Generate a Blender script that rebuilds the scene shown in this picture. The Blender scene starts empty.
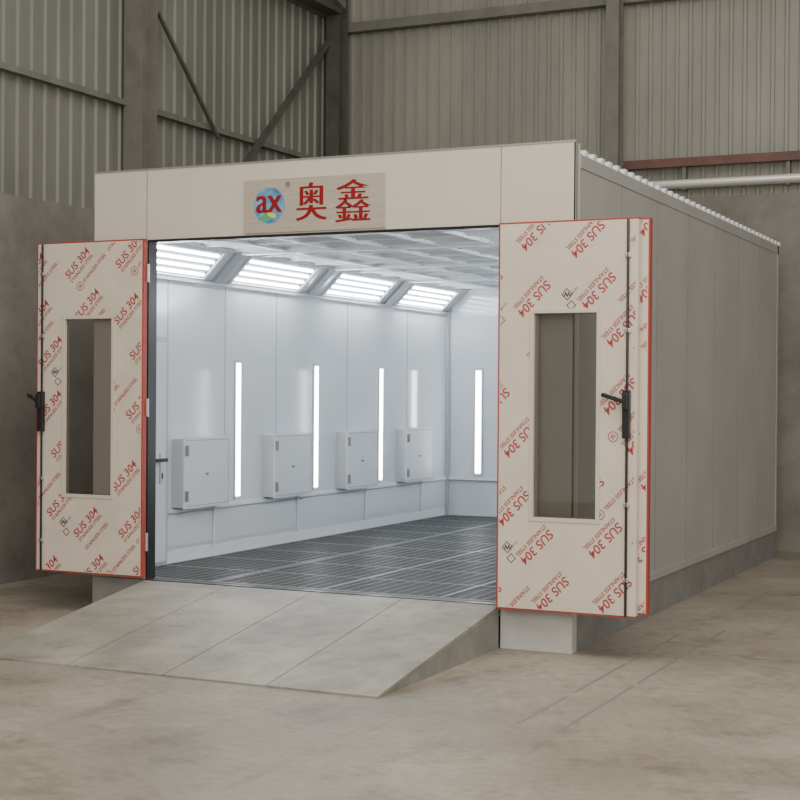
import bpy, bmesh, math, random
from mathutils import Vector, Matrix
random.seed(7)
scene=bpy.context.scene

# ------------------------------------------------------------------ materials
def mat(name,col,rough=.5,metal=0.,var=0.,vscale=3.,bump=0.,bscale=40.,emit=None,estr=0.,spec=.5,stretch=(1,1,1),col2=None,spots=0.,sscale=6.):
    m=bpy.data.materials.new(name); m.use_nodes=True
    nt=m.node_tree; N=nt.nodes; Lk=nt.links
    b=N["Principled BSDF"]
    b.inputs["Base Color"].default_value=(*col,1); b.inputs["Roughness"].default_value=rough
    b.inputs["Metallic"].default_value=metal; b.inputs["Specular IOR Level"].default_value=spec
    if emit: 
        b.inputs["Emission Color"].default_value=(*emit,1); b.inputs["Emission Strength"].default_value=estr
    if var>0 or bump>0:
        tc=N.new("ShaderNodeTexCoord"); mp=N.new("ShaderNodeMapping"); mp.inputs["Scale"].default_value=stretch
        Lk.new(tc.outputs["Object"],mp.inputs["Vector"])
    if var>0:
        n=N.new("ShaderNodeTexNoise"); n.inputs["Scale"].default_value=vscale; n.inputs["Detail"].default_value=7; n.inputs["Roughness"].default_value=.62
        Lk.new(mp.outputs[0],n.inputs["Vector"])
        r=N.new("ShaderNodeValToRGB"); r.color_ramp.elements[0].position=.32; r.color_ramp.elements[1].position=.7
        c2=col2 if col2 else tuple(c*(1-var) for c in col)
        r.color_ramp.elements[0].color=(*c2,1); r.color_ramp.elements[1].color=(*[min(1,c*(1+var*.35)) for c in col],1)
        Lk.new(n.outputs["Fac"],r.inputs["Fac"]); outc=r.outputs["Color"]
        if spots>0:
            n3=N.new("ShaderNodeTexNoise"); n3.inputs["Scale"].default_value=sscale; n3.inputs["Detail"].default_value=10; n3.inputs["Roughness"].default_value=.75
            Lk.new(mp.outputs[0],n3.inputs["Vector"])
            r3=N.new("ShaderNodeValToRGB"); r3.color_ramp.elements[0].position=.36; r3.color_ramp.elements[0].color=(1-spots,)*3+(1,); r3.color_ramp.elements[1].position=.5; r3.color_ramp.elements[1].color=(1,1,1,1)
            Lk.new(n3.outputs["Fac"],r3.inputs["Fac"])
            mx=N.new("ShaderNodeMixRGB"); mx.blend_type='MULTIPLY'; mx.inputs[0].default_value=1
            Lk.new(outc,mx.inputs[1]); Lk.new(r3.outputs[0],mx.inputs[2]); outc=mx.outputs[0]
        Lk.new(outc,b.inputs["Base Color"])
    if bump>0:
        n2=N.new("ShaderNodeTexNoise"); n2.inputs["Scale"].default_value=bscale; n2.inputs["Detail"].default_value=4
        Lk.new(mp.outputs[0],n2.inputs["Vector"])
        bp=N.new("ShaderNodeBump"); bp.inputs["Strength"].default_value=bump; bp.inputs["Distance"].default_value=.01
        Lk.new(n2.outputs["Fac"],bp.inputs["Height"]); Lk.new(bp.outputs[0],b.inputs["Normal"])
    return m

M={}
M['facade']=mat("cream_panel",(.62,.57,.495),.42,var=.05,vscale=1.5)
M['film']=mat("door_film",(.68,.60,.50),.33,var=.10,vscale=4,bump=.15,bscale=9)
M['wframe']=mat("window_frame_cream",(.60,.54,.44),.4)
M['seam']=mat("seam",(.20,.19,.18),.6)
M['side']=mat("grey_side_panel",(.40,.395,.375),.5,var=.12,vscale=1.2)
M['base']=mat("galvanised_base",(.30,.30,.29),.45,metal=.3,var=.25,vscale=4)
M['basefront']=mat("base_front",(.55,.54,.52),.4,var=.15,vscale=3)
M['inner']=mat("white_enamel",(.65,.69,.73),.09,var=.03,vscale=1.)
M['boxm']=mat("white_box",(.62,.655,.69),.3)
M['innerseam']=mat("white_seam",(.30,.33,.37),.4)
M['frame']=mat("white_frame",(.74,.77,.8),.35)
M['pframe']=mat("door_frame_grey",(.42,.45,.48),.35)
M['filter']=mat("ceiling_filter",(.36,.38,.38),.8,var=.35,vscale=9,bump=.3,bscale=60)
M['lamptray']=mat("lamp_tray",(.30,.33,.35),.4)
M['tube']=mat("tube_light",(1,1,1),.4,emit=(.93,.97,1.),estr=30)
M['strip']=mat("strip_light",(1,1,1),.4,emit=(.93,.97,1.),estr=17)
M['red']=mat("red_trim",(.36,.05,.035),.45)
M['redtext']=mat("red_print",(.38,.055,.06),.5)
M['blacktext']=mat("black_print",(.05,.045,.05),.5)
M['black']=mat("black_plastic",(.015,.015,.017),.3)
M['alu']=mat("aluminium",(.6,.59,.57),.3,metal=.8)
M['bar']=mat("grate_bar",(.18,.185,.19),.4,metal=.5)
M['barl']=mat("grate_frame",(.29,.30,.31),.4,metal=.5)
M['pit']=mat("grate_pit",(.02,.02,.022),.9)
M['ramp']=mat("ramp_plate",(.37,.35,.295),.5,metal=.15,var=.36,vscale=1.8,bump=.35,bscale=90,spots=.22,sscale=7)
M['rampside']=mat("ramp_side",(.26,.26,.235),.55,var=.25,vscale=5)
M['gold']=mat("sign_plate",(.57,.51,.42),.32,metal=.25,var=.15,vscale=5,stretch=(1,1,10))
M['signred']=mat("sign_red",(.26,.008,.012),.35)
M['blue']=mat("globe_blue",(.02,.10,.30),.3,var=.6,vscale=12,col2=(.22,.48,.60))
M['yellow']=mat("globe_yellow",(.8,.6,.08),.4)
M['green']=mat("globe_green",(.08,.4,.15),.4)
M['steel_col']=mat("painted_column",(.10,.095,.08),.6,var=.3,vscale=4)
M['steel_lt']=mat("grey_column",(.19,.185,.16),.55,var=.25,vscale=4)
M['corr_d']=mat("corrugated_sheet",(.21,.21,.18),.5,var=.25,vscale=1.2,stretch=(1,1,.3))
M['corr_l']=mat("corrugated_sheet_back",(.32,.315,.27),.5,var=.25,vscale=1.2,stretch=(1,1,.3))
M['rust']=mat("red_oxide_pipe",(.16,.07,.055),.5,var=.3)
M['silver']=mat("silver_pipe",(.85,.83,.78),.3,metal=.6)
M['conc']=mat("concrete_wall",(.27,.255,.225),.85,var=.35,vscale=.9,bump=.35,bscale=12,spots=.14,sscale=3)
M['roof']=mat("roof_sheet",(.7,.71,.72),.4)

def glass():
    m=bpy.data.materials.new("window_glass"); m.use_nodes=True; nt=m.node_tree; N=nt.nodes
    N.remove(N["Principled BSDF"])
    t=N.new("ShaderNodeBsdfTransparent"); t.inputs[0].default_value=(.88,.88,.87,1)
    g=N.new("ShaderNodeBsdfGlossy"); g.inputs["Roughness"].default_value=.03
    f=N.new("ShaderNodeFresnel"); f.inputs[0].default_value=1.45
    x=N.new("ShaderNodeMixShader"); nt.links.new(f.outputs[0],x.inputs[0]); nt.links.new(t.outputs[0],x.inputs[1]); nt.links.new(g.outputs[0],x.inputs[2])
    nt.links.new(x.outputs[0],N["Material Output"].inputs[0]); return m
M['glass']=glass()

def floor_mat():
    m=bpy.data.materials.new("concrete_floor"); m.use_nodes=True; nt=m.node_tree; N=nt.nodes; L=nt.links
    b=N["Principled BSDF"]; b.inputs["Roughness"].default_value=.55
    tc=N.new("ShaderNodeTexCoord")
    def noise(sc,det,ro,p0,c0,p1,c1,stretch=(1,1,1),rot=0):
        mp=N.new("ShaderNodeMapping"); mp.inputs["Scale"].default_value=stretch; mp.inputs["Rotation"].default_value=(0,0,rot); L.new(tc.outputs["Object"],mp.inputs["Vector"])
        n=N.new("ShaderNodeTexNoise"); n.inputs["Scale"].default_value=sc; n.inputs["Detail"].default_value=det; n.inputs["Roughness"].default_value=ro
        L.new(mp.outputs[0],n.inputs["Vector"])
        r=N.new("ShaderNodeValToRGB"); e=r.color_ramp.elements; e[0].position=p0; e[0].color=(*c0,1); e[1].position=p1; e[1].color=(*c1,1)
        L.new(n.outputs["Fac"],r.inputs["Fac"]); return n,r
    def mul(a,c):
        mx=N.new("ShaderNodeMixRGB"); mx.blend_type='MULTIPLY'; mx.inputs[0].default_value=1
        L.new(a,mx.inputs[1]); L.new(c,mx.inputs[2]); return mx.outputs[0]
    n1,r1=noise(.6,9,.6,.34,(.225,.195,.15),.66,(.40,.355,.285))
    n2,r2=noise(14,5,.6,.3,(.80,.80,.80),.65,(1,1,1))
    n3,r3=noise(1.7,12,.82,.38,(.70,.69,.67),.50,(1,1,1))
    n4,r4=noise(3.0,6,.6,.30,(.76,.76,.76),.42,(1,1,1),(1,.12,1),.3)
    n5,r5=noise(26,3,.7,.27,(.62,.6,.58),.33,(1,1,1))
    c=mul(mul(mul(mul(r1.outputs[0],r2.outputs[0]),r3.outputs[0]),r4.outputs[0]),r5.outputs[0]); L.new(c,b.inputs["Base Color"])
    rr=N.new("ShaderNodeMapRange"); rr.inputs[3].default_value=.36; rr.inputs[4].default_value=.7
    L.new(n1.outputs["Fac"],rr.inputs[0]); L.new(rr.outputs[0],b.inputs["Roughness"])
    bp=N.new("ShaderNodeBump"); bp.inputs["Strength"].default_value=.15; bp.inputs["Distance"].default_value=.01
    L.new(n2.outputs["Fac"],bp.inputs["Height"]); L.new(bp.outputs[0],b.inputs["Normal"])
    return m
M['floor']=floor_mat()

# ------------------------------------------------------------------ mesh builder
class B:
    def __init__(s): s.v=[]; s.f=[]; s.m=[]; s.mats=[]
    def mi(s,k):
        if k not in s.mats: s.mats.append(k)
        return s.mats.index(k)
    def add(s,vs,fs,k):
        o=len(s.v); s.v+= [tuple(p) for p in vs]; i=s.mi(k)
        for f in fs: s.f.append(tuple(o+j for j in f)); s.m.append(i)
        return s
    def box(s,x0,x1,y0,y1,z0,z1,k):
        vs=[(x,y,z) for x in(x0,x1) for y in(y0,y1) for z in(z0,z1)]
        return s.add(vs,[(0,1,3,2),(4,6,7,5),(0,4,5,1),(2,3,7,6),(0,2,6,4),(1,5,7,3)],k)
    def prism(s,poly,axis,a,b,k):
        def P(p,t):
            q=list(p); q.insert(axis,t); return tuple(q)
        n=len(poly); vs=[P(p,a) for p in poly]+[P(p,b) for p in poly]
        fs=[tuple(range(n)),tuple(range(2*n-1,n-1,-1))]+[(i,(i+1)%n,n+(i+1)%n,n+i) for i in range(n)]
        return s.add(vs,fs,k)
    def beam(s,p,q,w,k,up=(1,0,0),h=None):
        p=Vector(p);q=Vector(q);d=(q-p).normalized();u=Vector(up);a=d.cross(u).normalized();c=a.cross(d).normalized()
        h=h or w; vs=[]
        for e in(p,q):
            for i,j in((-1,-1),(1,-1),(1,1),(-1,1)): vs.append(e+a*i*w/2+c*j*h/2)
        return s.add(vs,[(0,1,2,3),(7,6,5,4),(0,4,5,1),(1,5,6,2),(2,6,7,3),(3,7,4,0)],k)
    def cyl(s,p,q,r,k,n=20):
        p=Vector(p);q=Vector(q);d=(q-p).normalized();u=Vector((0,0,1)) if abs(d.z)<.9 else Vector((1,0,0))
        a=d.cross(u).normalized();c=a.cross(d); vs=[]
        for e in(p,q):
            for i in range(n):
                t=2*math.pi*i/n; vs.append(e+a*math.cos(t)*r+c*math.sin(t)*r)
        return s.add(vs,[tuple(range(n)),tuple(range(2*n-1,n-1,-1))]+[(i,(i+1)%n,n+(i+1)%n,n+i) for i in range(n)],k)
    def obj(s,name,parent=None,bevel=0,loc=None):
        me=bpy.data.meshes.new(name); me.from_pydata(s.v,[],s.f); me.update()
        for k in s.mats: me.materials.append(M[k])
        me.polygons.foreach_set("material_index",s.m)
        bm=bmesh.new(); bm.from_mesh(me); bmesh.ops.recalc_face_normals(bm,faces=bm.faces); bm.to_mesh(me); bm.free()
        o=bpy.data.objects.new(name,me); scene.collection.objects.link(o)
        if parent: o.parent=parent
        if bevel:
            b=o.modifiers.new("bevel",'BEVEL'); b.width=bevel; b.segments=2; b.limit_method='ANGLE'
        return o
def empty(name):
    o=bpy.data.objects.new(name,None); scene.collection.objects.link(o); return o

_tc={}
def textmesh(body,size,offset=0.,shear=0.):
    key=(body,size,offset,shear)
    if key in _tc: return _tc[key]
    cu=bpy.data.curves.new("t",'FONT'); cu.body=body; cu.size=size; cu.align_x='CENTER'; cu.align_y='CENTER'; cu.offset=offset; cu.shear=shear
    cu.resolution_u=4
    o=bpy.data.objects.new("t",cu); scene.collection.objects.link(o)
    bpy.context.view_layer.update()
    me=bpy.data.meshes.new_from_object(o.evaluated_get(bpy.context.evaluated_depsgraph_get()))
    r=([v.co.copy() for v in me.vertices],[tuple(p.vertices) for p in me.polygons])
    if r[0]:
        xs=[v.x for v in r[0]]; ys=[v.y for v in r[0]]
        c=Vector(((min(xs)+max(xs))/2,(min(ys)+max(ys))/2,0)); r=([v-c for v in r[0]],r[1])
    bpy.data.objects.remove(o); bpy.data.meshes.remove(me); bpy.data.curves.remove(cu)
    _tc[key]=r; return r

# ------------------------------------------------------------------ dimensions
W=4.015; L=7.0; H=3.517; HS=3.432; XL=-3.498; XR=-.525; T=2.962; FB=.306
IL=-3.96; IR=-.055; IB=6.95; IC=3.02; WT=2.76; CH=.26

# ------------------------------------------------------------------ spray booth
booth=empty("spray_booth")
b=B()
b.box(-W,XL,0,.10,FB,H,'facade'); b.box(XR,0,0,.10,FB,H,'facade'); b.box(XL,XR,0,.10,T,H,'facade')
b.box(-W,XL,.0,.10,0,FB-.004,'base'); b.box(XR,0,0,.10,0,FB-.004,'basefront')
for x in(-3.515,-.545): b.box(x-.003,x+.003,-.0015,.01,T,H-.001,'seam')
b.box(XL,XL+.012,-.012,.10,FB,T,'black'); b.box(XR-.025,XR,-.012,.10,FB,T,'frame')
b.box(XL,XR,-.010,.10,T-.02,T,'black')
b.box(-W-.005,.003,-.006,.105,H-.008,H+.003,'alu')
b.obj("front_panel",booth)
b=B()
b.box(-.05,0,.10,L,FB,HS,'side'); b.box(-W,-W+.05,.10,L,FB,HS,'side'); b.box(-W+.05,-.05,L-.05,L,FB,HS,'side')
y=.10
while y<L-.2:
    y+=.985
    if y<L-.05: b.box(-.001,.0022,y-.003,y+.003,FB+.05,HS-.06,'seam')
b.box(0,.006,.10,L,HS-.09,HS,'side'); b.box(0,.010,.0,L,FB-.02,FB+.04,'side'); b.box(0,.006,L-.05,L,FB,HS,'side')
b.box(-.01,.004,0,.04,FB,H-.012,'alu')
b.obj("side_walls",booth)
b=B(); b.box(-.06,-.002,.10,L,0,FB-.02,'base'); b.box(-W+.002,-W+.06,.10,L,0,FB-.02,'base'); b.box(-W+.06,-.06,L-.06,L-.002,0,FB,'base')
b.obj("base_frame",booth)
prof=[];yy=.08
while yy<L+.02:
    prof+=[(yy,HS+.002),(yy+.10,HS+.002),(yy+.12,HS+.04),(yy+.17,HS+.04)]; yy+=.19
prof2=[(p,z+.006) for p,z in prof]
vs=[];fs=[];n=len(prof)
for X in(-W-.01,.002):
    for p,z in prof: vs.append((X,p,z))
    for p,z in prof2: vs.append((X,p,z))
for i in range(n-1):
    fs+=[(i,i+1,2*n+i+1,2*n+i),(n+i,3*n+i,3*n+i+1,n+i+1),(i,n+i,n+i+1,i+1),(2*n+i,2*n+i+1,3*n+i+1,3*n+i)]
b=B(); b.add(vs,fs,'roof')
yy=.08
while yy<L:
    b.box(-.03,.008,yy+.115,yy+.175,HS-.0,HS+.044,'roof'); yy+=.19
b.obj("corrugated_roof",booth)

# interior shell
b=B()
b.box(IL-.002,IL+.006,.10,IB,FB,WT,'inner'); b.box(IR-.006,IR,.10,IB,FB,WT,'inner'); b.box(IL,IR,IB-.006,IB,FB,IC+.03,'inner')
b.box(IL,XL,.10,.106,FB,IC,'inner'); b.box(XR,IR,.10,.106,FB,IC,'inner'); 
for y in [.95,1.87,2.80,4.3,5.8]: b.box(IL+.006,IL+.009,y-.004,y+.004,.78,WT,'innerseam')
for x in(-3.9,-2.9,-1.9,-.9): b.box(x-.003,x+.003,IB-.009,IB-.006,.78,IC,'innerseam')
b.box(IL,IL+.05,IB-.05,IB,FB,WT,'pframe'); b.box(IR-.05,IR,IB-.05,IB,FB,WT,'pframe')
b.box(IL,IL+.03,.95,IB,.735,.765,'frame'); b.box(IL,IR,IB-.03,IB,.735,.765,'frame'); b.box(IR-.03,IR,.1,IB,.735,.765,'frame')
b.box(IL,IL+.024,.95,IB,.722,.735,'innerseam'); b.box(IL,IR,IB-.024,IB,.722,.735,'innerseam')
b.box(IL,IL+.016,.95,IB,.44,.722,'inner'); b.box(IL,IL+.012,.95,IB,FB,.40,'frame')
b.box(IL,IL+.03,.1,IB,WT-.03,WT,'pframe'); b.box(IR-.03,IR,.1,IB,WT-.03,WT,'pframe')
b.obj("interior_lining",booth)
b=B()
b.box(IL+.006,IL+.03,.12,.93,FB,2.24,'pframe'); b.box(IL+.03,IL+.045,.17,.88,FB+.03,2.19,'inner')
b.box(IL+.045,IL+.052,.30,.62,1.25,1.95,'glass')
b.box(IL+.045,IL+.06,.775,.825,1.0,1.26,'alu'); b.cyl((IL+.055,.80,1.2),(IL+.10,.80,1.2),.014,'black'); b.box(IL+.09,IL+.11,.66,.815,1.185,1.215,'black'); b.box(IL+.06,IL+.065,.79,.81,1.04,1.09,'black')
b.obj("personnel_door",booth,bevel=.002)
for side in(-1,1):
    b=B()
    xw=IL if side<0 else IR; s=-side
    def ch(t,off):
        d=Vector((s*CH,0,IC-WT)); nn=Vector((s*(IC-WT),0,-CH)).normalized()
        p=Vector((xw,0,WT))+d*t+nn*off; return p.x,p.z
    def slab(t0,t1,o0,o1,y0,y1,k):
        b.prism([ch(t0,o0),ch(t1,o0),ch(t1,o1),ch(t0,o1)],1,y0,y1,k)
    slab(0,1,-.02,0,.10,IB,'inner')
    for y0 in(.20,1.92,3.72,5.46):
        y1=y0+1.26
        slab(.06,.94,0,.003,y0,y1,'lamptray')
        slab(.03,.09,0,.02,y0,y1,'frame'); slab(.91,.97,0,.02,y0,y1,'frame')
        slab(.03,.97,0,.02,y0-.03,y0,'frame'); slab(.03,.97,0,.02,y1,y1+.03,'frame')
        for i in range(4):
            t=.20+i*.2
            slab(t-.030,t+.030,.004,.016,y0+.04,y1-.04,'tube')
    for y0 in(1.69,3.45,5.21): slab(0,1,0,.03,y0-.06,y0+.06,'pframe')
    b.obj("ceiling_tube_light_bank",booth)
# ceiling
b=B(); b.box(IL,IR,.10,IB,IC+.02,IC+.06,'filter')
x0=IL+CH; x1=IR-CH
nx=7
for i in range(nx+1):
    x=x0+(x1-x0)*i/nx; b.box(x-.02,x+.02,.10,IB,IC-.012,IC+.02,'frame')
y=.12
while y<IB: b.box(x0,x1,y-.012,y+.012,IC-.005,IC+.02,'frame'); y+=.49
for y in(1.71,3.47,5.24): b.box(x0,x1,y-.035,y+.035,IC-.025,IC+.02,'frame')
nb=60
for i in range(nb): 
    y=.12+(IB-.12)*i/nb; b.box(x0,x1,y-.004,y+.004,IC+.008,IC+.02,'frame')
b.obj("filter_ceiling",booth)
b=B()
for y in(2.08,3.59,5.09): b.box(IL+.006,IL+.022,y-.045,y+.045,.79,2.07,'pframe'); b.box(IL+.022,IL+.030,y-.033,y+.033,.82,2.04,'strip')
for y in(1.,2.6,4.1,5.6): b.box(IR-.022,IR-.006,y-.05,y+.05,.79,2.07,'pframe'); b.box(IR-.03,IR-.022,y-.033,y+.033,.82,2.04,'strip')
for x in(-3.53,-2.0,-.5): b.box(x-.05,x+.05,IB-.022,IB-.006,.78,2.08,'pframe'); b.box(x-.033,x+.033,IB-.03,IB-.022,.82,2.05,'strip')
b.obj("wall_strip_light",booth)
for y0 in(1.02,2.56,4.06,5.52):
    b=B(); y1=y0+.73
    b.box(IL+.006,IL+.13,y0,y1,.78,1.37,'pframe'); b.box(IL+.13,IL+.142,y0-.008,y1+.008,.77,1.38,'boxm')
    for z in(.88,1.27): b.cyl((IL+.155,y0+.015,z-.045),(IL+.155,y0+.015,z+.045),.016,'seam',10)
    b.box(IL+.142,IL+.150,y0+.33,y0+.37,1.05,1.07,'seam')
    b.box(IL+.142,IL+.1445,y0+.02,y1-.02,.79,.797,'innerseam'); b.box(IL+.142,IL+.1445,y0+.02,y1-.02,1.353,1.36,'innerseam'); b.box(IL+.142,IL+.1445,y1-.027,y1-.02,.79,1.36,'innerseam')
    b.cyl((IL+.03,y0+.65,.40),(IL+.03,y0+.65,.78),.01,'frame',10)
    b.obj("equipment_box",booth,bevel=.004)
b=B(); b.box(IL,IR,.11,IB,.20,.22,'pit'); b.box(XL,XR,0.012,.06,.22,FB-.002,'barl')
b.box(XL,XR,-.02,.04,FB-.05,FB,'black')
y=.11
while y<IB-.01:
    b.box(IL,IR,y,y+.010,.270,FB-.004,'bar'); y+=.05
x=IL+.03
while x<IR:
    b.box(x-.005,x+.005,.11,IB,.285,FB-.002,'bar'); x+=.10
for i in range(5):
    x=IL+.02+(IR-IL-.04)*i/4; b.box(x-.012,x+.012,.11,IB,.26,FB,'barl')
for i in range(10):
    y=.12+(IB-.14)*i/9; b.box(IL,IR,y-.012,y+.012,.26,FB,'barl')
b.obj("grating_floor",booth)

# ------------------------------------------------------------------ sign
sg=empty("brand_sign_board")
b=B(); b.box(-2.625,-1.435,-.012,-.001,2.975,3.378,'gold'); b.obj("plate",sg,bevel=.002)
def put(b,tm,cx,cz,k,y=-.0135,rot=0,sx=1,sz=1):
    vs,fs=tm; c,s_=math.cos(rot),math.sin(rot)
    b.add([(cx+(v.x*c*sx-v.y*s_*sz),y,cz+(v.x*s_*sx+v.y*c*sz)) for v in vs],fs,k)
def fit(tm,w,h):
    xs=[v.x for v in tm[0]]; ys=[v.y for v in tm[0]]
    if not xs: return 1,1
    return w/(max(xs)-min(xs)),h/(max(ys)-min(ys))
b=B()
for chh,cx,cz,w,h in(("奥",-2.045,3.195,.245,.28),("鑫",-1.70,3.185,.275,.31)):
    tm=textmesh(chh,1.0,-.007); sx,sz=fit(tm,w,h)
    for i,dx in enumerate((0,.004,-.004,.008,-.008)): put(b,tm,cx+dx,cz,'signred',y=-.0135-.0002*i,sx=sx,sz=sz)
b.obj("lettering",sg)
b=B()
n=48; cx,cz,R=-2.405,3.18,.135
b.add([(cx+R*math.cos(2*math.pi*i/n),-.0132,cz+R*math.sin(2*math.pi*i/n)) for i in range(n)],[tuple(range(n))],'blue')
def blob(cx,cz,rx,rz,k,y,rot=0,n=14,wob=.25,seed=1):
    rnd=random.Random(seed); vs=[]
    for i in range(n):
        t=2*math.pi*i/n; q=1+rnd.uniform(-wob,wob); xx=rx*q*math.cos(t); zz=rz*q*math.sin(t)
        vs.append((cx+xx*math.cos(rot)-zz*math.sin(rot),y,cz+xx*math.sin(rot)+zz*math.cos(rot)))
    b.add(vs,[tuple(range(n))],k)
blob(cx-.02,cz-.085,.07,.028,'green',-.0136,.2,seed=3); blob(cx+.03,cz-.075,.04,.022,'yellow',-.0139,-.3,seed=4)
tm=textmesh("ax",1.,0); sx,sz=fit(tm,.215,.13)
for i,dx in enumerate((0,.006,-.006)): put(b,tm,cx+dx,cz+.01,'signred',y=-.0145-.0002*i,sx=sx,sz=sz)
tm=textmesh("®",.055,0); put(b,tm,-2.245,3.33,'blacktext',y=-.0145)
b.obj("globe_logo",sg)

# ------------------------------------------------------------------ ramp
rp=empty("access_ramp")
R=1.964; n=4; w=(XR-XL)/n
for i in range(n):
    b=B(); x0=XL+w*i+(.004 if i else 0); x1=XL+w*(i+1)-(.004 if i<n-1 else 0)
    b.prism([(-.022,FB-.005),(-R,.012),(-R,0),(-R+.05,0),(-.022,FB-.04)],0,x0,x1,'ramp')
    b.obj("ramp_plate_%d"%(i+1),rp)
b=B()
for x0,x1 in((XL+.004,XL+.02),(XR-.02,XR-.004)):
    b.prism([(-.025,0),(-.025,FB-.03),(-R+.05,0.0)],0,x0,x1,'rampside')
b.prism([(-.05,0),(-.05,FB-.05),(-.09,FB-.06),(-.09,0)],0,XL+.02,XR-.02,'rampside')
b.obj("ramp_skirt",rp)

# ------------------------------------------------------------------ doors
def printing(x0,x1,z0,z1,win,y,flip,seed):
    """film print as flat lettering on the leaf, clipped to leaf outline and window"""
    bm=bmesh.new(); rnd=random.Random(seed)
    big=textmesh("SUS 304",.088,.0014,.1); small=textmesh("STAINLESS STEEL",.040,.0007,.1)
    def ins(tm,cx,cz,rot,mi):
        vs,fs=tm; c,s_=math.cos(rot),math.sin(rot)
        bv=[bm.verts.new((cx+v.x*c-v.y*s_,y,cz+v.x*s_+v.y*c)) for v in vs]
        for f in fs:
            try: q=bm.faces.new([bv[i] for i in f]); q.material_index=mi
            except ValueError: pass
    def ring(cx,cz,r,rr,mi,n,rot0=0):
        a=[bm.verts.new((cx+r*math.cos(rot0+2*math.pi*i/n),y,cz+r*math.sin(rot0+2*math.pi*i/n))) for i in range(n)]
        c=[bm.verts.new((cx+rr*math.cos(rot0+2*math.pi*i/n),y,cz+rr*math.sin(rot0+2*math.pi*i/n))) for i in range(n)]
        for i in range(n):
            q=bm.faces.new((a[i],a[(i+1)%n],c[(i+1)%n],c[i])); q.material_index=mi
    base=math.radians(46)
    d=Vector((math.cos(base),math.sin(base))); e=Vector((-d.y,d.x))
    for j in range(-14,26):
        shift=rnd.uniform(0,.5)
        for i in range(-8,16):
            c=Vector((x0,z0))+e*(j*.15+.05+seed*.02)+d*(i*.54+shift+rnd.uniform(-.02,.02))
            if not(x0-.15<c.x<x1+.15 and z0-.15<c.y<z1+.15): continue
            rot=base+(math.pi if flip else 0)
            up=Vector((-math.sin(rot),math.cos(rot)))
            if j%2==0:
                ins(big,c.x,c.y,rot,0); q=c-up*.062; ins(small,q.x,q.y,rot,0)
            else:
                t=rnd.randrange(4)
                if t==0:
                    ring(c.x,c.y,.042,.034,1,4,math.radians(5)); ins(textmesh("W",.045,.002),c.x,c.y,rot-.8,1); q=c+d*.07; ins(textmesh("SQUARE",.02),q.x,q.y-.03,rot,1)
                    ring(c.x+.03,c.y-.075,.035,.027,1,4,0)
                elif t==1: ring(c.x,c.y,.036,.030,0,24); ins(textmesh("SS",.036,.001),c.x,c.y,rot,0); q=c+d*.2; ins(small,q.x,q.y,rot,0)
                elif t==2: ins(small,c.x,c.y,rot,0)
    m=.006
    for co,no in(((x0+m,0,0),(-1,0,0)),((x1-m,0,0),(1,0,0)),((0,0,z0+m),(0,0,-1)),((0,0,z1-m),(0,0,1))):
        bmesh.ops.bisect_plane(bm,geom=bm.verts[:]+bm.edges[:]+bm.faces[:],plane_co=co,plane_no=no,clear_outer=True)
    a,c_,e0,f0=win
    for co,no in(((a,0,0),(1,0,0)),((c_,0,0),(1,0,0)),((0,0,e0),(0,0,1)),((0,0,f0),(0,0,1))):
        bmesh.ops.bisect_plane(bm,geom=bm.verts[:]+bm.edges[:]+bm.faces[:],plane_co=co,plane_no=no)
    bad=[f for f in bm.faces if a<f.calc_center_median().x<c_ and e0<f.calc_center_median().z<f0]
    bmesh.ops.delete(bm,geom=bad,context='FACES')
    me=bpy.data.meshes.new("film_print"); bm.to_mesh(me); bm.free()
    me.materials.append(M['redtext']); me.materials.append(M['blacktext'])
    return me
def leaf(parent,name,x0,x1,z0,z1,y0,y1,win,flip,seed,edge_r='red'):
    a,c,e,f=win; b=B(); t=.012
    b.box(x0+t,a,y0,y1,z0+t,z1-t,'film'); b.box(c,x1-t,y0,y1,z0+t,z1-t,'film')
    b.box(a,c,y0,y1,z0+t,e,'film'); b.box(a,c,y0,y1,f,z1-t,'film')
    b.box(x0,x1,y0+.002,y1-.002,z1-t,z1,'red'); b.box(x0,x1,y0+.002,y1-.002,z0,z0+t,'red')
    b.box(x0,x0+t,y0+.002,y1-.002,z0+t,z1-t,'red'); b.box(x1-t,x1,y0+.002,y1-.002,z0+t,z1-t,edge_r)
    b.obj(name+"_panel",parent)
    b=B(); s=.024
    b.box(a-.004,c+.004,y0-.006,y1+.004,e-.004,e+s,'wframe'); b.box(a-.004,c+.004,y0-.006,y1+.004,f-s,f+.004,'wframe')
    b.box(a-.004,a+s,y0-.006,y1+.004,e+s,f-s,'wframe'); b.box(c-s,c+.004,y0-.006,y1+.004,e+s,f-s,'wframe')
    b.obj(name+"_window_frame",parent,bevel=.002)
    b=B(); b.box(a+s,c-s,(y0+y1)/2-.003,(y0+y1)/2+.003,e+s,f-s,'glass'); b.obj(name+"_glass",parent)
    o=bpy.data.objects.new(name+"_film_print",printing(x0+t,x1-t,z0+t,z1-t,win,y0-.0012,flip,seed)); scene.collection.objects.link(o); o.parent=parent
def lock(parent,x,y,z,s,z0,z1):
    b=B()
    b.cyl((x,y-.014,z0+.01),(x,y-.014,z1-.01),.009,'black',12)
    for zz in(z0+.25,z1-.25,z0+.75,z1-.75): b.box(x-.02,x+.02,y-.022,y,zz-.015,zz+.015,'alu')
    b.box(x-.025,x+.025,y-.045,y-.001,z-.17,z+.15,'black')
    b.box(x-.018,x+.018,y-.075,y-.045,z+.02,z+.13,'black')
    b.beam((x,y-.065,z+.07),(x-s*.14,y-.075,z+.115),.028,'black',up=(0,1,0),h=.02)
    b.cyl((x-s*.14,y-.055,z+.115),(x-s*.14,y-.095,z+.115),.016,'black')
    b.obj("espagnolette_lock",parent,bevel=.004)
d1=empty("folding_door")
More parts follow.
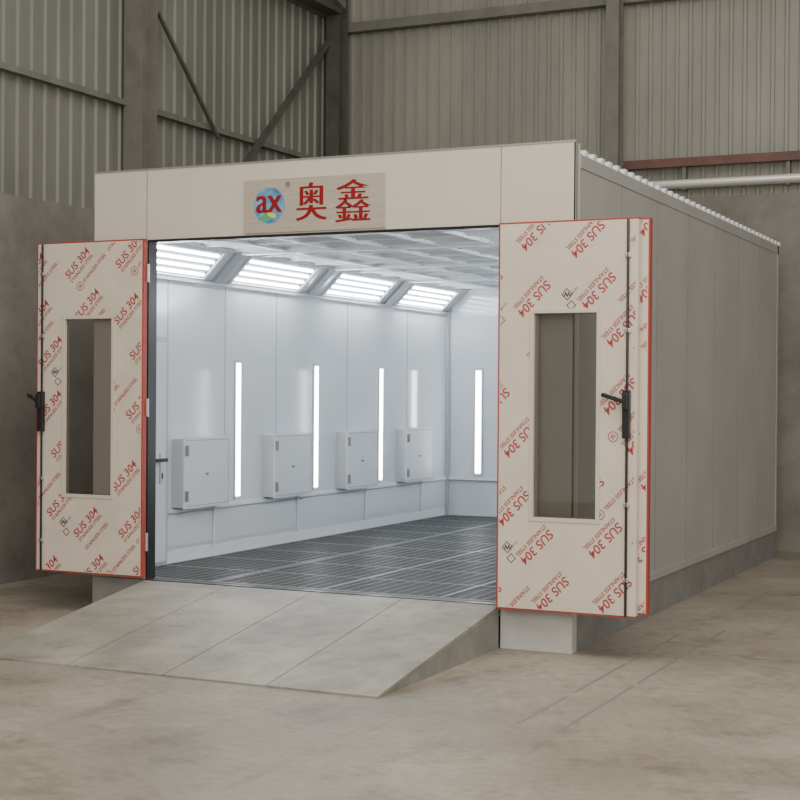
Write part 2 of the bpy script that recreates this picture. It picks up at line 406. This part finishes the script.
leaf(d1,"outer_leaf",-.50,.49,.298,2.955,-.150,-.095,(-.262,.232,.915,2.352),True,2,'film')
leaf(d1,"inner_leaf",-.50,.552,.315,2.955,-.085,-.030,(-.262,.27,.915,2.352),True,5)
lock(d1,.425,-.151,1.66,1,.298,2.955)
b=B()
for z in(.6,1.65,2.7): b.cyl((-.513,-.03,z-.07),(-.513,-.03,z+.07),.013,'alu',12)
b.obj("hinges",d1)
d2=empty("folding_door")
leaf(d2,"single_leaf",-4.52,-3.49,.325,2.965,-.080,-.025,(-4.262,-3.762,.93,2.372),False,9)
lock(d2,-4.455,-.081,1.62,.5,.325,2.965)
b=B()
for z in(.6,1.65,2.7): b.cyl((-3.48,-.03,z-.07),(-3.48,-.03,z+.07),.013,'alu',12)
b.obj("hinges",d2)

# ------------------------------------------------------------------ factory hall
HX=-5.85; HY=7.62; CZL=3.58; CZB=4.1; TOP=9.0
b=B(); b.box(HX-.3,14,-14,HY+.3,-.2,0,'floor'); b.obj("floor")
b=B()
for x,y0,y1 in((.44,-2.2,-1.4),(.44,-1.25,-.2),(.44,-.1,1.2),(.70,-2.2,-.9),(.70,-.8,.3),(.70,.4,1.5)): b.box(x-.011,x+.011,y0,y1,-.004,.0012,'seam')
b.obj("trim_floor_joint")
def corr(name,p0,p1,inward,z0,z1,k,concz,per=.19):
    b=B(); p0=Vector(p0);p1=Vector(p1); d=(p1-p0); Ln=d.length; d.normalize(); nn=Vector(inward)
    def q(t,o,z): v=p0+d*t+nn*o; return (v.x,v.y,z)
    def sl(o0,o1,za,zb,kk,t0=0,t1=Ln):
        vs=[q(t,o,z) for t in(t0,t1) for o in(o0,o1) for z in(za,zb)]
        b.add(vs,[(0,1,3,2),(4,6,7,5),(0,4,5,1),(2,3,7,6),(0,2,6,4),(1,5,7,3)],kk)
    sl(-.25,0,0,concz,'conc')
    pr=[];t=0
    while t<Ln:
        pr+=[(t,-.06),(t+per*.62,-.06),(t+per*.70,-.035),(t+per*.92,-.035)]; t+=per
    vs=[q(t,o,concz) for t,o in pr]+[q(t,o,z1) for t,o in pr]; n=len(pr)
    b.add(vs,[(i,i+1,n+i+1,n+i) for i in range(n-1)],k)
    return b.obj(name)
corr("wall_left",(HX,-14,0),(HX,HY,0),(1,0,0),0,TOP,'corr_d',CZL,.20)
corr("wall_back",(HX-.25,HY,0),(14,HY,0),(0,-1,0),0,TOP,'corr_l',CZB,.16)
b=B()
b.box(HX-.02,HX+.05,-14,HY,4.70,4.76,'steel_lt'); b.box(HX-.02,HX+.05,-14,HY,6.6,6.68,'steel_lt'); b.obj("trim_1")
b=B(); b.box(HX,14,HY-.10,HY+.02,6.44,6.56,'steel_lt'); b.obj("trim_2")
fr=empty("steel_frame")
def hcol(name,x0,x1,y0,y1,k,z1=TOP):
    b=B(); t=.02; xm=(x0+x1)/2
    b.box(x0,x1,y0,y0+t,0,z1,k); b.box(x0,x1,y1-t,y1,0,z1,k); b.box(xm-.01,xm+.01,y0+t,y1-t,0,z1,k)
    b.box(x0-.0,x1+.04,y0-.04,y1+.04,0,.03,k); b.obj(name,fr)
hcol("column_1",-5.84,-5.62,2.92,3.20,'steel_lt')
hcol("column_2",-5.79,-5.60,HY-.40,HY-.16,'steel_col')
hcol("column_3",-2.10,-1.94,HY-.30,HY-.12,'steel_lt')
b=B(); b.beam((HX+.10,7.3,6.35),(HX+.10,5.0,4.25),.07,'steel_col',up=(1,0,0),h=.05)
b.beam((HX+.10,3.4,5.75),(HX+.10,4.6,4.62),.035,'steel_col',up=(1,0,0)); b.obj("diagonal_braces",fr)
b=B(); b.box(-5.76,-5.56,3.22,HY-.4,6.60,6.75,'steel_col'); b.beam((HX+.3,4.2,7.6),(HX+.3,7.2,6.7),.10,'steel_lt'); b.obj("roof_beam",fr)
pr_=empty("overhead_pipe")
b=B(); b.box(-1.92,14,HY-.14,HY-.03,4.45,4.55,'rust'); b.obj("support_beam",pr_)
b=B(); b.cyl((-1.75,HY-.09,4.25),(14,HY-.09,4.25),.055,'silver',24); b.cyl((-1.75,HY-.09,4.25),(-1.75,HY,4.25),.055,'silver',24)
for x in(-1.2,0.,1.2,2.4): b.box(x-.02,x+.02,HY-.10,HY,4.18,4.45,'steel_lt')
b.obj("pipe_run",pr_)

# ------------------------------------------------------------------ light
def area(name,loc,rot,sx,sy,e,col):
    l=bpy.data.lights.new(name,'AREA'); l.shape='RECTANGLE'; l.size=sx; l.size_y=sy; l.energy=e; l.color=col
    o=bpy.data.objects.new(name,l); o.location=loc; o.rotation_euler=rot; scene.collection.objects.link(o)
area("hall_overhead_fill",(2,-5,8.5),(math.radians(20),0,0),9,7,720,(1,.945,.86))  # added overhead fill for soft even light, not an actual skylight
area("hall_front_fill",(5,-12,5),(math.radians(68),0,math.radians(20)),7,4,620,(1,.94,.855))  # fill lamp added in front to brighten the facade, no window behind it
w=bpy.data.worlds.new("hall_ambient"); scene.world=w; w.use_nodes=True
w.node_tree.nodes["Background"].inputs[0].default_value=(.96,.925,.87,1); w.node_tree.nodes["Background"].inputs[1].default_value=.64

# ------------------------------------------------------------------ camera
yaw,pit,rol,f=-.4394,-.0049,.0073,1504.34
fw=Vector((math.sin(yaw)*math.cos(pit),math.cos(yaw)*math.cos(pit),math.sin(pit)))
r=Vector((math.cos(yaw),-math.sin(yaw),0)); u=r.cross(fw)
r2=r*math.cos(rol)+u*math.sin(rol); u2=-r*math.sin(rol)+u*math.cos(rol)
cam=bpy.data.cameras.new("camera"); co=bpy.data.objects.new("camera",cam); scene.collection.objects.link(co)
cam.sensor_width=36; cam.lens=f/800*36
mw=Matrix((( r2.x,u2.x,-fw.x,3.3032),(r2.y,u2.y,-fw.y,-9.8226),(r2.z,u2.z,-fw.z,1.7815),(0,0,0,1)))
co.matrix_world=mw; scene.camera=co
